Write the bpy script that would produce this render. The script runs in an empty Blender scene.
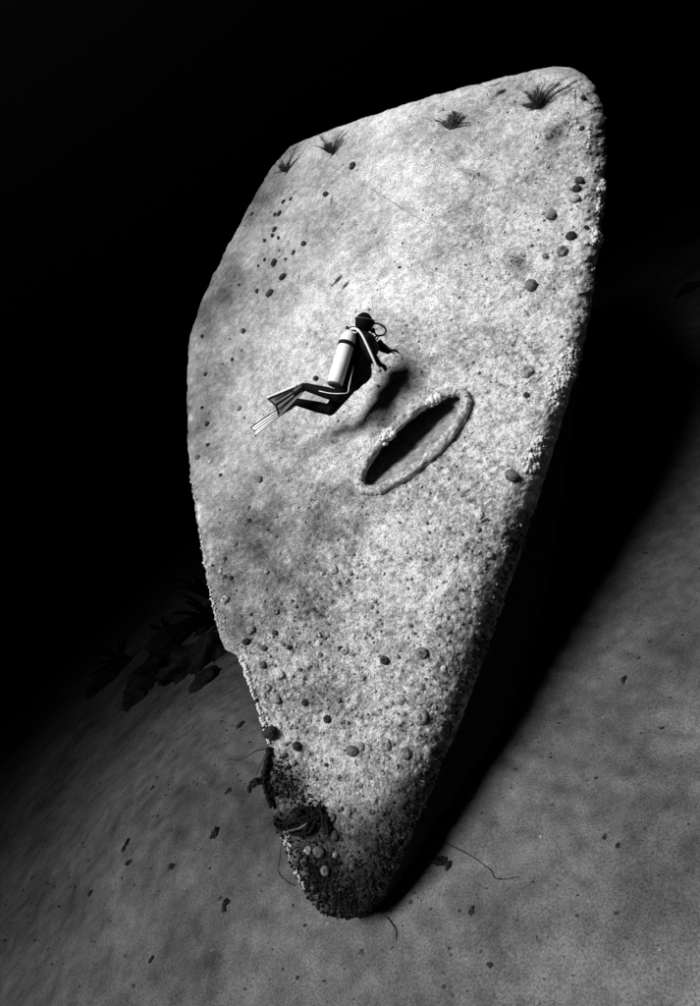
import bpy, bmesh, math, random
import numpy as np
from mathutils import Vector, Matrix
random.seed(7); rng = np.random.default_rng(7)

# ---------------------------------------------------------------- camera
scene = bpy.context.scene
FPX = 600.0                        # focal length in photograph pixels (700 x 1006)
PITCH, ROLL, H = math.radians(17), math.radians(35), 6.0
F = np.array([0, math.cos(PITCH), -math.sin(PITCH)])
R0 = np.array([1.0, 0, 0]); U0 = np.array([0, math.sin(PITCH), math.cos(PITCH)])
R = math.cos(ROLL)*R0 - math.sin(ROLL)*U0
U = math.sin(ROLL)*R0 + math.cos(ROLL)*U0
C = np.array([0, 0, H])
cd = bpy.data.cameras.new('camera'); cam = bpy.data.objects.new('camera', cd)
scene.collection.objects.link(cam); scene.camera = cam
cd.sensor_fit = 'VERTICAL'; cd.sensor_height = 36.0; cd.lens = 36.0*FPX/1006.0
cd.clip_start = 0.05; cd.clip_end = 600
cam.matrix_world = Matrix(((R[0], U[0], -F[0], C[0]), (R[1], U[1], -F[1], C[1]), (R[2], U[2], -F[2], C[2]), (0, 0, 0, 1)))

# ---------------------------------------------------------------- light
SUN_EL, SUN_AZ = math.radians(62), math.radians(-50)        # azimuth from behind the camera, minus = left
SUN = np.array([math.sin(SUN_AZ)*math.cos(SUN_EL), -math.cos(SUN_AZ)*math.cos(SUN_EL), math.sin(SUN_EL)])
w = bpy.data.worlds.new('World'); scene.world = w; w.use_nodes = True
nt = w.node_tree; nt.nodes.clear()
sky = nt.nodes.new('ShaderNodeTexSky'); sky.sky_type = 'NISHITA'; sky.sun_disc = False
sky.sun_elevation = SUN_EL; sky.sun_rotation = math.atan2(SUN[0], SUN[1])
bw = nt.nodes.new('ShaderNodeRGBToBW'); bg = nt.nodes.new('ShaderNodeBackground')
bg.inputs['Strength'].default_value = 0.0004                  # dim, like a dusk: deep water, black shadows
wo = nt.nodes.new('ShaderNodeOutputWorld')
nt.links.new(sky.outputs[0], bw.inputs[0]); nt.links.new(bw.outputs[0], bg.inputs['Color']); nt.links.new(bg.outputs[0], wo.inputs['Surface'])
sl = bpy.data.lights.new('sun', 'SUN'); sl.energy = 5.0; sl.angle = math.radians(22); sl.color = (1, 1, 1)
so = bpy.data.objects.new('sun', sl); scene.collection.objects.link(so)
so.rotation_euler = Vector(SUN).to_track_quat('Z', 'Y').to_euler(); so.location = (0, 0, 30)
vs = scene.view_settings; vs.view_transform = 'Standard'; vs.look = 'None'; vs.gamma = 1.0; vs.use_curve_mapping = False
vs.exposure = 5.35
WATER_DENSITY = 0.215

# ---------------------------------------------------------------- helpers
col = scene.collection
def vec(a): return Vector((float(a[0]), float(a[1]), float(a[2])))
def ray(px, py):
    px = np.asarray(px, float); py = np.asarray(py, float)
    return F + np.multiply.outer((px-350)/FPX, R) - np.multiply.outer((py-503)/FPX, U)
def at(px, py, depth): return C + ray(px, py)*depth
def proj(P):
    v = P - C; d = v@F
    return 350 + FPX*(v@R)/d, 503 - FPX*(v@U)/d
def perlin(x, y, seed=0):
    r = np.random.default_rng(seed); perm = r.permutation(512); ang = r.random(512)*2*np.pi
    gx, gy = np.cos(ang), np.sin(ang)
    xi = np.floor(x).astype(np.int64); yi = np.floor(y).astype(np.int64); xf = x-xi; yf = y-yi
    u = xf*xf*xf*(xf*(xf*6-15)+10); v = yf*yf*yf*(yf*(yf*6-15)+10)
    def g(i, j, dx, dy):
        h = perm[(perm[(xi+i) & 511] + (yi+j)) & 511]
        return gx[h]*dx + gy[h]*dy
    n00 = g(0, 0, xf, yf); n10 = g(1, 0, xf-1, yf); n01 = g(0, 1, xf, yf-1); n11 = g(1, 1, xf-1, yf-1)
    return 1.4*((n00*(1-u)+n10*u)*(1-v) + (n01*(1-u)+n11*u)*v)
def fbm(x, y, wl, octs, seed, gain=.5):
    s = 0; a = 1.0
    for o in range(octs):
        s = s + a*perlin(x/wl + 17.3*o, y/wl - 9.1*o, seed+o); wl *= .5; a *= gain
    return s
def smooth(x, a, b):
    t = np.clip((x-a)/(b-a), 0, 1); return t*t*(3-2*t)
def raw_mesh(name, V, Q, tone=None, smooth_shade=True):
    """V (n,3); Q (m,k) faces of one size."""
    me = bpy.data.meshes.new(name); V = np.asarray(V, np.float32); Q = np.asarray(Q, np.int32); k = Q.shape[1]
    me.vertices.add(len(V)); me.vertices.foreach_set('co', V.ravel())
    me.loops.add(Q.size); me.loops.foreach_set('vertex_index', Q.ravel())
    me.polygons.add(len(Q)); me.polygons.foreach_set('loop_start', np.arange(0, Q.size, k, dtype=np.int32))
    me.polygons.foreach_set('use_smooth', np.full(len(Q), smooth_shade))
    if tone is not None:
        at_ = me.attributes.new('tone', 'FLOAT', 'POINT'); at_.data.foreach_set('value', np.asarray(tone, np.float32).ravel())
    me.update(calc_edges=True); me.validate(); return me
def grid_quads(nr, nc, mask=None, flip=False):
    i = np.arange(nr*nc).reshape(nr, nc)
    q = np.stack([i[:-1, :-1], i[:-1, 1:], i[1:, 1:], i[1:, :-1]], -1).reshape(-1, 4)
    if mask is not None: q = q[mask.ravel()]
    return q[:, ::-1] if flip else q
def link(name, me, mat, parent=None):
    o = bpy.data.objects.new(name, me); col.objects.link(o)
    if mat is not None and not me.materials: me.materials.append(mat)
    if parent is not None: o.parent = parent; o.matrix_parent_inverse = Matrix.Translation(parent.location).inverted()
    return o
def tag(o, label, cat, group=None):
    o['label'] = label; o['category'] = cat
    if group: o['group'] = group
    return o
def empty(name, loc, label=None, cat=None, group=None):
    o = bpy.data.objects.new(name, None); col.objects.link(o); o.location = vec(loc); o.empty_display_size = .1
    if label: tag(o, label, cat, group)
    return o
class MB:
    """collects pieces of one mesh"""
    def __init__(s): s.V = []; s.Q = []; s.T = []; s.n = 0; s.tone = []
    def add(s, V, faces, tone=.5):
        V = np.asarray(V, float); b = s.n
        for f in faces: (s.Q if len(f) == 4 else s.T).append([b+i for i in f])
        s.V.append(V); s.n += len(V); s.tone.append(np.full(len(V), tone) if np.isscalar(tone) else tone)
    def tube(s, pts, rad, n=8, tone=.5, cap=True):
        P = [np.asarray(p, float) for p in pts]; m = len(P); rad = [rad]*m if np.isscalar(rad) else rad
        V = []; up = np.array([.31, .17, .93])
        for i in range(m):
            d = P[min(i+1, m-1)] - P[max(i-1, 0)]; d = d/(np.linalg.norm(d)+1e-9)
            a = np.cross(d, up); a /= np.linalg.norm(a)+1e-9; b = np.cross(d, a); up = -b
            for k in range(n):
                t = 2*math.pi*k/n; V.append(P[i] + rad[i]*(a*math.cos(t)+b*math.sin(t)))
        fs = [[i*n+k, i*n+(k+1) % n, (i+1)*n+(k+1) % n, (i+1)*n+k] for i in range(m-1) for k in range(n)]
        if cap:
            V.append(P[0]); V.append(P[-1]); c0 = m*n
            fs += [[c0, (k+1) % n, k] for k in range(n)] + [[c0+1, (m-1)*n+k, (m-1)*n+(k+1) % n] for k in range(n)]
        s.add(V, fs, tone)
    def lathe(s, p0, axis, prof, n=24, tone=.5):
        ax = np.asarray(axis, float); ax = ax/np.linalg.norm(ax); a = np.cross(ax, [.3, .2, .9]); a /= np.linalg.norm(a); b = np.cross(ax, a)
        V = [np.asarray(p0)+ax*z+r*(a*math.cos(2*math.pi*k/n)+b*math.sin(2*math.pi*k/n)) for r, z in prof for k in range(n)]
        fs = [[i*n+k, i*n+(k+1) % n, (i+1)*n+(k+1) % n, (i+1)*n+k] for i in range(len(prof)-1) for k in range(n)]
        s.add(V, fs, tone)
    def ellipsoid(s, c, ax, nu=14, nv=10, tone=.5):
        """ax: three scaled axis vectors"""
        ax = np.asarray(ax, float); V = []
        for j in range(nv+1):
            ph = math.pi*j/nv
            for k in range(nu):
                th = 2*math.pi*k/nu
                V.append(np.asarray(c) + ax[0]*math.sin(ph)*math.cos(th) + ax[1]*math.sin(ph)*math.sin(th) + ax[2]*math.cos(ph))
        fs = [[j*nu+k, (j+1)*nu+k, (j+1)*nu+(k+1) % nu, j*nu+(k+1) % nu] for j in range(nv) for k in range(nu)]
        s.add(V, fs, tone)
    def cone(s, p0, p1, r0, r1, n=14):
        p0 = np.asarray(p0, float); p1 = np.asarray(p1, float); d = p1-p0; L = np.linalg.norm(d)
        prof = [(r0*math.cos(a), r0*math.sin(a)) for a in (-1.45, -1.0, -.5)] + [(r0, 0), (r1, L)] + [(r1*math.cos(a), L+r1*math.sin(a)) for a in (.5, 1.0, 1.45)]
        s.lathe(p0, d, prof, n)
    def mesh(s, name, shade=True):
        me = bpy.data.meshes.new(name); V = np.concatenate(s.V)
        me.from_pydata(V.tolist(), [], s.Q+s.T)
        me.polygons.foreach_set('use_smooth', np.full(len(me.polygons), shade))
        a = me.attributes.new('tone', 'FLOAT', 'POINT'); a.data.foreach_set('value', np.concatenate(s.tone).astype(np.float32))
        me.update(); return me
def spline(pts, n=8):
    P = [np.asarray(p, float) for p in pts]; P = [2*P[0]-P[1]] + P + [2*P[-1]-P[-2]]; out = []
    for i in range(1, len(P)-2):
        for k in range(n):
            t = k/n; a, b, c, d = P[i-1:i+3]
            out.append(.5*((2*b)+(c-a)*t+(2*a-5*b+4*c-d)*t*t+(3*b-a-3*c+d)*t**3))
    return out + [P[-2]]
def remesh(name, mb, voxel, smooth_it=4):
    me = mb.mesh('raw'); o = bpy.data.objects.new('raw', me); col.objects.link(o)
    m = o.modifiers.new('r', 'REMESH'); m.mode = 'VOXEL'; m.voxel_size = voxel; m.use_smooth_shade = True
    if smooth_it: s = o.modifiers.new('s', 'SMOOTH'); s.factor = .5; s.iterations = smooth_it
    dg = bpy.context.evaluated_depsgraph_get(); out = bpy.data.meshes.new_from_object(o.evaluated_get(dg)); out.name = name
    bpy.data.objects.remove(o); bpy.data.meshes.remove(me); return out

# ---------------------------------------------------------------- materials (all greys)
def material(name, base, rough=.8, spec=.2, tone=False, scale=12.0, contrast=.35, fine=60.0, fine_c=.3, bump=.3, bump_scale=40.0, bump_dist=.01):
    m = bpy.data.materials.new(name); m.use_nodes = True; n = m.node_tree; b = n.nodes['Principled BSDF']
    b.inputs['Roughness'].default_value = rough; b.inputs['Specular IOR Level'].default_value = spec
    geo = n.nodes.new('ShaderNodeNewGeometry'); L = n.links.new
    def noise(sc, det):
        t = n.nodes.new('ShaderNodeTexNoise'); t.inputs['Scale'].default_value = sc; t.inputs['Detail'].default_value = det
        L(geo.outputs['Position'], t.inputs['Vector']); return t
    def mr(src, lo, hi, a=.3, z=.7):
        t = n.nodes.new('ShaderNodeMapRange'); t.inputs['From Min'].default_value = a; t.inputs['From Max'].default_value = z
        t.inputs['To Min'].default_value = lo; t.inputs['To Max'].default_value = hi; L(src, t.inputs['Value']); return t.outputs[0]
    def mul(a, c):
        t = n.nodes.new('ShaderNodeMath'); t.operation = 'MULTIPLY'
        for i, v in enumerate((a, c)):
            if isinstance(v, float): t.inputs[i].default_value = v
            else: L(v, t.inputs[i])
        return t.outputs[0]
    v = mul(mr(noise(scale, 5).outputs[0], 1-contrast, 1+contrast), float(base))
    v = mul(v, mr(noise(fine, 3).outputs[0], 1-fine_c, 1+fine_c))
    if tone:
        a = n.nodes.new('ShaderNodeAttribute'); a.attribute_name = 'tone'; v = mul(v, mul(a.outputs['Fac'], 2.0))
    cl = n.nodes.new('ShaderNodeClamp'); cl.inputs['Max'].default_value = .86; L(v, cl.inputs[0])
    L(cl.outputs[0], b.inputs['Base Color'])
    if bump:
        bp = n.nodes.new('ShaderNodeBump'); bp.inputs['Strength'].default_value = bump; bp.inputs['Distance'].default_value = bump_dist
        L(noise(bump_scale, 6).outputs[0], bp.inputs['Height']); L(bp.outputs[0], b.inputs['Normal'])
    return m
M = dict(
    hull=material('encrusted_steel', .5, .95, .1, True, 8, .28, 52, .6, .5, 55, .022),
    sand=material('sand', .5, .95, .05, True, 5, .2, 48, .4, .5, 22, .02),
    sponge=material('sponge', .5, .95, .05, True, 22, .45, 70, .4, 1.0, 45, .03),
    coral=material('white_coral', .5, .9, .1, True, 40, .2, 120, .2, .4, 70, .008),
    darkreef=material('dark_reef', .5, .95, .05, True, 6, .5, 40, .4, .6, 25, .03),
    rope=material('weedy_rope', .5, .9, .1, True, 20, .5, 120, .3, .5, 150, .006),
    neoprene=material('neoprene', .0035, .8, .06, False, 9, .3, 200, .2, .15, 120, .003),
    vest=material('vest_nylon', .003, .7, .12, False, 14, .3, 150, .2, .2, 90, .004),
    rubber=material('rubber', .008, .5, .3, False, 20, .2, 200, .1, .05, 100, .002),
    finblade=material('grey_fin_plastic', .16, .45, .35, False, 10, .15, 60, .1, .05, 60, .002),
    white=material('white_plastic', .75, .4, .3, False, 10, .06, 80, .05, .05, 60, .002),
    paint=material('painted_aluminium', .72, .42, .35, False, 7, .12, 70, .08, .06, 60, .002),
    strap=material('grey_webbing', .05, .6, .2, False, 20, .3, 200, .1, .05, 100, .002),
    metal=material('dull_metal', .25, .4, .5, False, 10, .2, 60, .1, .05, 60, .002),
    skin=material('pale_skin', .4, .6, .3, False, 10, .1, 60, .1, .05, 60, .002),
    line=material('thin_line', .03, .7, .1, False, 10, .3, 60, .1, 0),
)
gl = bpy.data.materials.new('mask_glass'); gl.use_nodes = True
gb = gl.node_tree.nodes['Principled BSDF']; gb.inputs['Base Color'].default_value = (.05, .05, .05, 1); gb.inputs['Roughness'].default_value = .08
M['glass'] = gl

# ---------------------------------------------------------------- seabed
def ground_z(x, y):
    d = np.maximum(0, -x - 8.5 + .05*(y-9))            # the sand slopes away into deep water on this side
    z = -.16*(np.sqrt(d*d+16) - 4)
    e = np.maximum(0, y-13); z = z - .06*(np.sqrt(e*e+9) - 3)
    z = z + 1.0*np.exp(-(((x+5.2)/3.6)**2+((y-9.5)/4.5)**2))
    z = z + .07*fbm(np.asarray(x, float), np.asarray(y, float), 5.0, 3, 31)
    return z + .012*fbm(np.asarray(x, float), np.asarray(y, float), .9, 3, 41)
def axis(lo, hi, c0, c1, step, grow):
    a = list(np.arange(c0, c1, step)); s = step; v = c0
    left = []
    while v > lo: s *= grow; v -= s; left.append(v)
    s = step; v = a[-1]; right = []
    while v < hi: s *= grow; v += s; right.append(v)
    return np.array(left[::-1] + a + right)
gx = axis(-220, 260, -14, 9, .06, 1.09); gy = axis(-40, 300, 1.5, 17, .06, 1.09)
GX, GY = np.meshgrid(gx, gy); GZ = ground_z(GX, GY)
rip = fbm(GX, GY, .22, 3, 51); GZ = GZ + (.016*rip + .02*np.sin((GX*.8+GY*.6)*14+3*fbm(GX, GY, 1.3, 2, 55))*smooth(fbm(GX, GY, 2.5, 2, 57), -.1, .5))*np.exp(-((GX**2+(GY-6)**2)/500))
tone = .275 + .085*fbm(GX, GY, 1.6, 4, 61, .7) + .05*fbm(GX, GY, .3, 3, 71)
spk = perlin(GX/.16, GY/.16, 81); tone -= .12*smooth(spk, .5, .85)*smooth(fbm(GX, GY, 2.2, 2, 91), -.2, .6)
tone -= .10*smooth(fbm(GX, GY, 3.1, 3, 97), .25, .9)
me = raw_mesh('seabed', np.stack([GX, GY, GZ], -1).reshape(-1, 3), grid_quads(len(gy), len(gx)), np.clip(tone, .08, .8))
seabed = link('seabed', me, M['sand']); seabed['kind'] = 'structure'
def ground_at(px, py):
    d = ray(px, py); t = 1.0
    for _ in range(4000):
        p = C + d*t
        if p[2] <= float(ground_z(p[0], p[1])): break
        t += .02
    return C + d*t

# ---------------------------------------------------------------- wreck: bow plating
NRM = np.array([-.06, -.74, .66]); NRM /= np.linalg.norm(NRM)
d_ = ray(350, 915); TIP = C + d_*((H-.82)/-d_[2]); PLANE = (TIP-C)@NRM
LEFT = [(350, 919), (332, 917), (318, 911), (304, 892), (294, 872), (284, 843), (276, 818), (268, 795), (264, 778), (265, 760), (269, 745), (262, 720), (254, 696), (245, 672), (238, 656), (226, 650), (220, 638), (213, 606),
        (205, 566), (198, 526), (191, 476), (187, 425), (187, 380), (190, 338), (200, 304), (218, 266), (238, 228), (256, 194), (272, 166), (290, 146)]
RIGHT = [(350, 919), (366, 915), (382, 899), (394, 876), (408, 846), (419, 818), (436, 779), (455, 735), (472, 690), (489, 645), (507, 594), (525, 540), (541, 490), (556, 440), (572, 388), (585, 338), (594, 288), (600, 240), (605, 190), (607, 142), (604, 110), (597, 88), (585, 74), (572, 67), (556, 66)]
def resample(P, n):
    P = np.array(P, float); l = np.r_[0, np.cumsum(np.hypot(*np.diff(P, axis=0).T))]; t = np.linspace(0, l[-1], n)
    return np.stack([np.interp(t, l, P[:, 0]), np.interp(t, l, P[:, 1])], -1)
NT = 860
Lp = resample(LEFT, NT); Rp = resample(RIGHT, NT)
ker = np.hanning(9); ker /= ker.sum()
def blur(A):
    B = A.copy()
    for k in (0, 1): B[4:-4, k] = np.convolve(A[:, k], ker, 'valid')
    return B
Rp = blur(blur(Rp)); Lp = blur(Lp)
u_ = np.arange(NT)*1.0
Lp[:, 0] += 1.3*fbm(u_, u_*0+3.3, 26, 4, 401, .7)*smooth(u_, 10, 60); Rp[:, 0] += 1.5*fbm(u_, u_*0+8.1, 30, 4, 411, .7)*smooth(u_, 10, 60)
s = np.r_[np.linspace(0, .85, 350, endpoint=False), .85 + .15*np.sin(np.linspace(0, np.pi/2, 110))]
NS = len(s); t = np.linspace(0, 1, NT)
PX = Lp[:, None, 0]*(1-s) + Rp[:, None, 0]*s; PY = Lp[:, None, 1]*(1-s) + Rp[:, None, 1]*s
PY = PY + (-7*4*s*(1-s) + 1.0*fbm(s*400, s*0+5.5, 30, 4, 421, .7))[None, :]*smooth(t, .85, 1)[:, None]          # slight camber of the upper edge
D = ray(PX, PY); dn = D@NRM
base = C + D*(PLANE/dn)[..., None]
AX = np.cross(NRM, np.array([0, 0, 1.0])); AX = -AX/np.linalg.norm(AX); AY = np.cross(NRM, AX)
A = base@AX; B = base@AY
wid = np.linalg.norm(base[:, -1]-base[:, 0], axis=1)
TT = np.broadcast_to(t[:, None], A.shape); SS = np.broadcast_to(s[None, :], A.shape)
flare = (.25+.22*smooth(t, .35, .7))[:, None]*np.minimum(1, wid/3)[:, None]
h = -flare*(1-(1-np.clip(SS/.6, 0, 1))**2)
Rr = ((.85-.5*smooth(t, .35, .75))*np.minimum(1, wid/3.2))[:, None]; r = (1-SS)*wid[:, None]
h = h - np.where(r < Rr, Rr-np.sqrt(np.maximum(0, Rr**2-(Rr-np.minimum(r, Rr))**2)), 0)
tb = .13; k = 1-np.clip(TT/tb, 0, 1); h = h - .55*(1-np.sqrt(np.maximum(0, 1-k*k)))
k = np.clip((TT-.955)/.045, 0, 1); h = h - .22*(1-np.sqrt(np.maximum(0, 1-k*k)))
h = h - 2.4*((1-np.clip(SS/.55, 0, 1))**2)*smooth(TT, .38, .8)        # the side falls away towards the deck edge
smoothH = h.copy()
rough = .3 + .7*smooth(.75*(PY-200)/600 + .6*(PX-250)/350, .15, .75)
h = h + .035*fbm(A, B, 1.7, 2, 3) + .016*fbm(A, B, .45, 2, 7)*rough + .010*fbm(A, B, .15, 3, 11, .8)*rough
lump = perlin(A/.21, B/.21, 23); h = h + .010*smooth(lump, .35, .8)*rough
pit = perlin(A/.13, B/.13, 29); h = h - .011*smooth(pit, .45, .8)*rough
edge = np.exp(-(r/.35)**2); h = h + .035*edge*fbm(A, B, .22, 3, 37, .7)
# albedo: encrusting growth, stains, and shade painted along the lower stem and deck edge
warpx = PX + 7*fbm(A, B, .5, 3, 101); warpy = PY + 7*fbm(A, B, .5, 3, 111)
tone = .54 + .20*fbm(A, B, 1.1, 4, 121, .65) + .16*fbm(A, B, .16, 4, 131, .8)*rough
sp = perlin(A/.06, B/.06, 141); sp2 = perlin(A/.034, B/.034, 142)
tone = tone + rough*(.32*smooth(sp, .25, .65) - .28*smooth(-sp, .25, .65) + .22*sp2)
def stain_shade(px, py, rx, ry, ang, k):
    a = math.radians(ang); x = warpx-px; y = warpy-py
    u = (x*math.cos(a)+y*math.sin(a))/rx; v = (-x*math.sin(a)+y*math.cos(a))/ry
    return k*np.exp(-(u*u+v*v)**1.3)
st = 0
for a in [(518, 262, 15, 15, 0, .72), (476, 177, 12, 10, 0, .62), (457, 152, 9, 8, 0, .6), (560, 130, 23, 11, -40, .78), (540, 95, 14, 8, 60, .3), (590, 150, 8, 12, 0, .3), (333, 140, 14, 9, 0, .35),
          (282, 785, 36, 36, 40, .88), (292, 822, 44, 28, -10, .9), (326, 868, 50, 56, 0, .97), (368, 874, 46, 56, 25, .95), (400, 812, 28, 64, 25, .88), (350, 905, 66, 40, 0, .97), (320, 840, 54, 42, 0, .9), (378, 848, 50, 62, 22, .93), (440, 765, 17, 60, 25, .8), (487, 640, 14, 75, 20, .75), (520, 540, 11, 55, 18, .6), (545, 465, 7, 40, 16, .5),  # entries down the stem paint its shaded turn into the albedo
          (265, 545, 62, 108, -15, .72), (236, 600, 36, 88, -12, .68), (335, 515, 66, 38, -35, .68), (300, 610, 50, 60, 0, .45), (380, 480, 40, 20, -45, .3), (198, 420, 36, 130, 5, .6), (212, 300, 40, 90, 25, .66), (258, 190, 34, 80, 32, .66), (255, 260, 70, 130, 28, .42), (420, 130, 160, 26, -16, .25), (310, 690, 50, 40, 0, .36), (380, 630, 26, 48, 20, .3), (340, 790, 26, 22, 0, .2),  # tall entries by the deck edge paint its fade into darkness
          (560, 205, 22, 34, 0, .25), (590, 270, 10, 40, 0, .25), (555, 300, 26, 18, -30, .22), (498, 240, 16, 10, 0, .12), (420, 250, 40, 18, -40, .12), (370, 240, 20, 30, 30, .10), (405, 655, 13, 10, 0, .4), (430, 560, 12, 9, 0, .3),
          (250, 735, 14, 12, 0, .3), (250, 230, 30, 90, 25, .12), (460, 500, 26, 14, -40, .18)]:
    st = np.maximum(st, stain_shade(*a)) if np.ndim(st) else stain_shade(*a)
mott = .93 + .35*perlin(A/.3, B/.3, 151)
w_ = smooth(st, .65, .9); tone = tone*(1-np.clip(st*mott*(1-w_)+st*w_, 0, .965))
wp = smooth(perlin(A/.2, B/.2, 161), .1, .5)
for px, py, rx, ry, ang in [(602, 200, 7, 40, 3), (598, 235, 7, 12, 0), (576, 128, 9, 6, 0), (586, 150, 6, 9, 0), (565, 365, 14, 26, 22), (550, 398, 10, 14, 20), (538, 440, 8, 10, 0), (530, 468, 7, 9, 0),
                            (196, 520, 4, 40, 8), (206, 570, 4, 30, 10), (250, 690, 5, 40, -14), (264, 735, 5, 16, 0), (300, 880, 5, 20, 20), (284, 846, 5, 10, 0), (188, 410, 3, 40, 0), (435, 590, 40, 30, 0), (560, 310, 14, 22, 20)]:
    a = stain_shade(px, py, rx, ry, ang, 1.0); tone = tone + a*wp*.38
# small dash-like scars on the upper plating
sc = perlin((A*.8-B*.6)/.07, (A*.6+B*.8)/.32, 171); scar = smooth(sc, .5, .75)*smooth(perlin(A/1.3, B/1.3, 181), .1, .45)*smooth(TT, .6, .75)
tone = tone*(1-.6*scar); h = h - .012*scar
P3 = C + D*((PLANE+h)/dn)[..., None]
# hawse hole, an ellipse on the plating
HC, HA, HB, HANG = (413, 442), 66.0, 19.5, math.radians(-42.5)
dx = PX-HC[0]; dy = PY-HC[1]
hu = (dx*math.cos(HANG)+dy*math.sin(HANG))/HA; hv = (-dx*math.sin(HANG)+dy*math.cos(HANG))/HB
inside = (hu*hu+hv*hv) < .97
cell = ~(inside[:-1, :-1] | inside[1:, :-1] | inside[:-1, 1:] | inside[1:, 1:])
VH = P3.reshape(-1, 3); used = np.zeros(len(VH), bool); Q = grid_quads(NT, NS, cell); used[Q.ravel()] = True
idx = np.cumsum(used)-1
wreck = empty('shipwreck_bow', (TIP[0], TIP[1], 0), 'encrusted steel bow of a sunken ship heeled over on the sand', 'shipwreck')
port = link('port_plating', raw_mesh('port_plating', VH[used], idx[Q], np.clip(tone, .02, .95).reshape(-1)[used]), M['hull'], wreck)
port['label'] = 'pale speckled side plating facing the light, dark and weedy at its foot'

tree_px, tree_py = PX.ravel(), PY.ravel()
def hull_pt(px, py, off=0.0):
    i = np.argmin((tree_px-px)**2+(tree_py-py)**2); return VH[i] + NRM*off
def hull_frame(px, py):
    i = np.argmin((tree_px-px)**2+(tree_py-py)**2); a, b = divmod(i, NS)
    a0, a1 = max(a-6, 0), min(a+6, NT-1); b0, b1 = max(b-6, 0), min(b+6, NS-1)
    Pm = C + ray(PX[[a0, a1, a, a], [b, b, b0, b1]], PY[[a0, a1, a, a], [b, b, b0, b1]])*((PLANE+smoothH[[a0, a1, a, a], [b, b, b0, b1]])/dn[[a0, a1, a, a], [b, b, b0, b1]])[:, None]
    n = np.cross(Pm[3]-Pm[2], Pm[1]-Pm[0]); n /= np.linalg.norm(n)
    return VH[i], (n if n@(C-VH[i]) > 0 else -n)

# far side, deck and bulkhead give the bow its body
sub = np.arange(0, NT, 10); ts = t[sub]; e1 = P3[sub, -1]; e0 = P3[sub, 0]
dk = (.35 + 9.0*ts**1.4)[:, None]; aft = (e1*.5+e0*.5)-C; aft /= np.linalg.norm(aft, axis=1)[:, None]; q_ = smooth(ts, .2, .7)[:, None]; aft = -NRM*(1-q_)+aft*q_
Qb = e0*.75+e1*.25 + aft*dk*1.05; bul = (R*.8-U*.5)*(.9*np.sin(np.pi*np.clip(ts*1.05, 0, 1))**1.2)[:, None]  # depth and bulge shaped to throw a wider shadow on the sand
c1_ = e1 - NRM*dk*.12 + aft*dk*.35 + bul - np.array([0, 0, .5])*smooth(ts, .1, .3)[:, None]; c2_ = e1 + aft*dk*1.15 + bul*.6 + np.array([3.5, 0, -.8])*(ts**2)[:, None]
v = np.linspace(0, 1, 24)[None, :, None]
SB = e1[:, None]*(1-v)**3 + 3*c1_[:, None]*v*(1-v)**2 + 3*c2_[:, None]*v*v*(1-v) + Qb[:, None]*v**3
SB = SB + (.03*fbm(SB@AX, SB@AY + SB@NRM, .5, 3, 191))[..., None]*NRM
link('starboard_plating', raw_mesh('starboard_plating', SB.reshape(-1, 3), grid_quads(len(sub), 24), np.full(len(sub)*24, .013)), M['hull'], wreck)  # near-black tone paints the underside's shade into the plating
inn = e0*.97+e1*.03
v = np.linspace(0, 1, 16)[None, :, None]; DK = (inn-NRM*.5)[:, None]*(1-v) + Qb[:, None]*v
link('deck', raw_mesh('deck', DK.reshape(-1, 3), grid_quads(len(sub), 16, None, True), np.full(len(sub)*16, .25)), M['hull'], wreck)
bw_ = np.stack([e0, e0-NRM*.06, inn-NRM*.06, inn-NRM*.5], 1)
link('bulwark', raw_mesh('bulwark', bw_.reshape(-1, 3), grid_quads(len(sub), 4, None, True), np.full(len(sub)*4, .4)), M['hull'], wreck)
top_f = P3[-1, ::10]; m_ = len(top_f); vv = np.linspace(0, 1, m_)
top_b = np.stack([np.interp(vv, np.linspace(0, 1, 24), SB[-1, ::-1, k]) for k in range(3)], -1)
BK = np.stack([top_f*(1-q)+top_b*q for q in np.linspace(0, 1, 8)], 0)
link('bulkhead', raw_mesh('bulkhead', BK.reshape(-1, 3), grid_quads(8, m_), np.full(8*m_, .35)), M['hull'], wreck)

# hawse pipe: rim tube, inner wall
hp = empty('hawse_pipe', hull_pt(*HC), None); hp.parent = wreck; hp.matrix_parent_inverse = Matrix.Translation(wreck.location).inverted()
def ell(sc, ang, off=0.0, grow=0.0):
    a, b = (HA*sc+grow)*math.cos(ang), (HB*sc+grow)*math.sin(ang)
    px = HC[0]+a*math.cos(HANG)-b*math.sin(HANG); py = HC[1]+a*math.sin(HANG)+b*math.cos(HANG)
    i = np.argmin((tree_px-px)**2+(tree_py-py)**2); dd = ray(px, py)
    return C + dd*((PLANE+smoothH.ravel()[i])/(dd@NRM)) + NRM*off
def sub_link(name, me, mat, parent, root):
    o = bpy.data.objects.new(name, me); col.objects.link(o); me.materials.append(mat); o.parent = parent
    pt = parent.location if parent.type == 'EMPTY' else Vector(); o.matrix_parent_inverse = Matrix.Translation(pt).inverted(); return o
NR, NC_ = 260, 18; ring = []; tn = []
cen = np.array([ell(1.0, 2*math.pi*i/NR, .02, 3.2) for i in range(NR)])
ctr = cen.mean(0)
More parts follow.
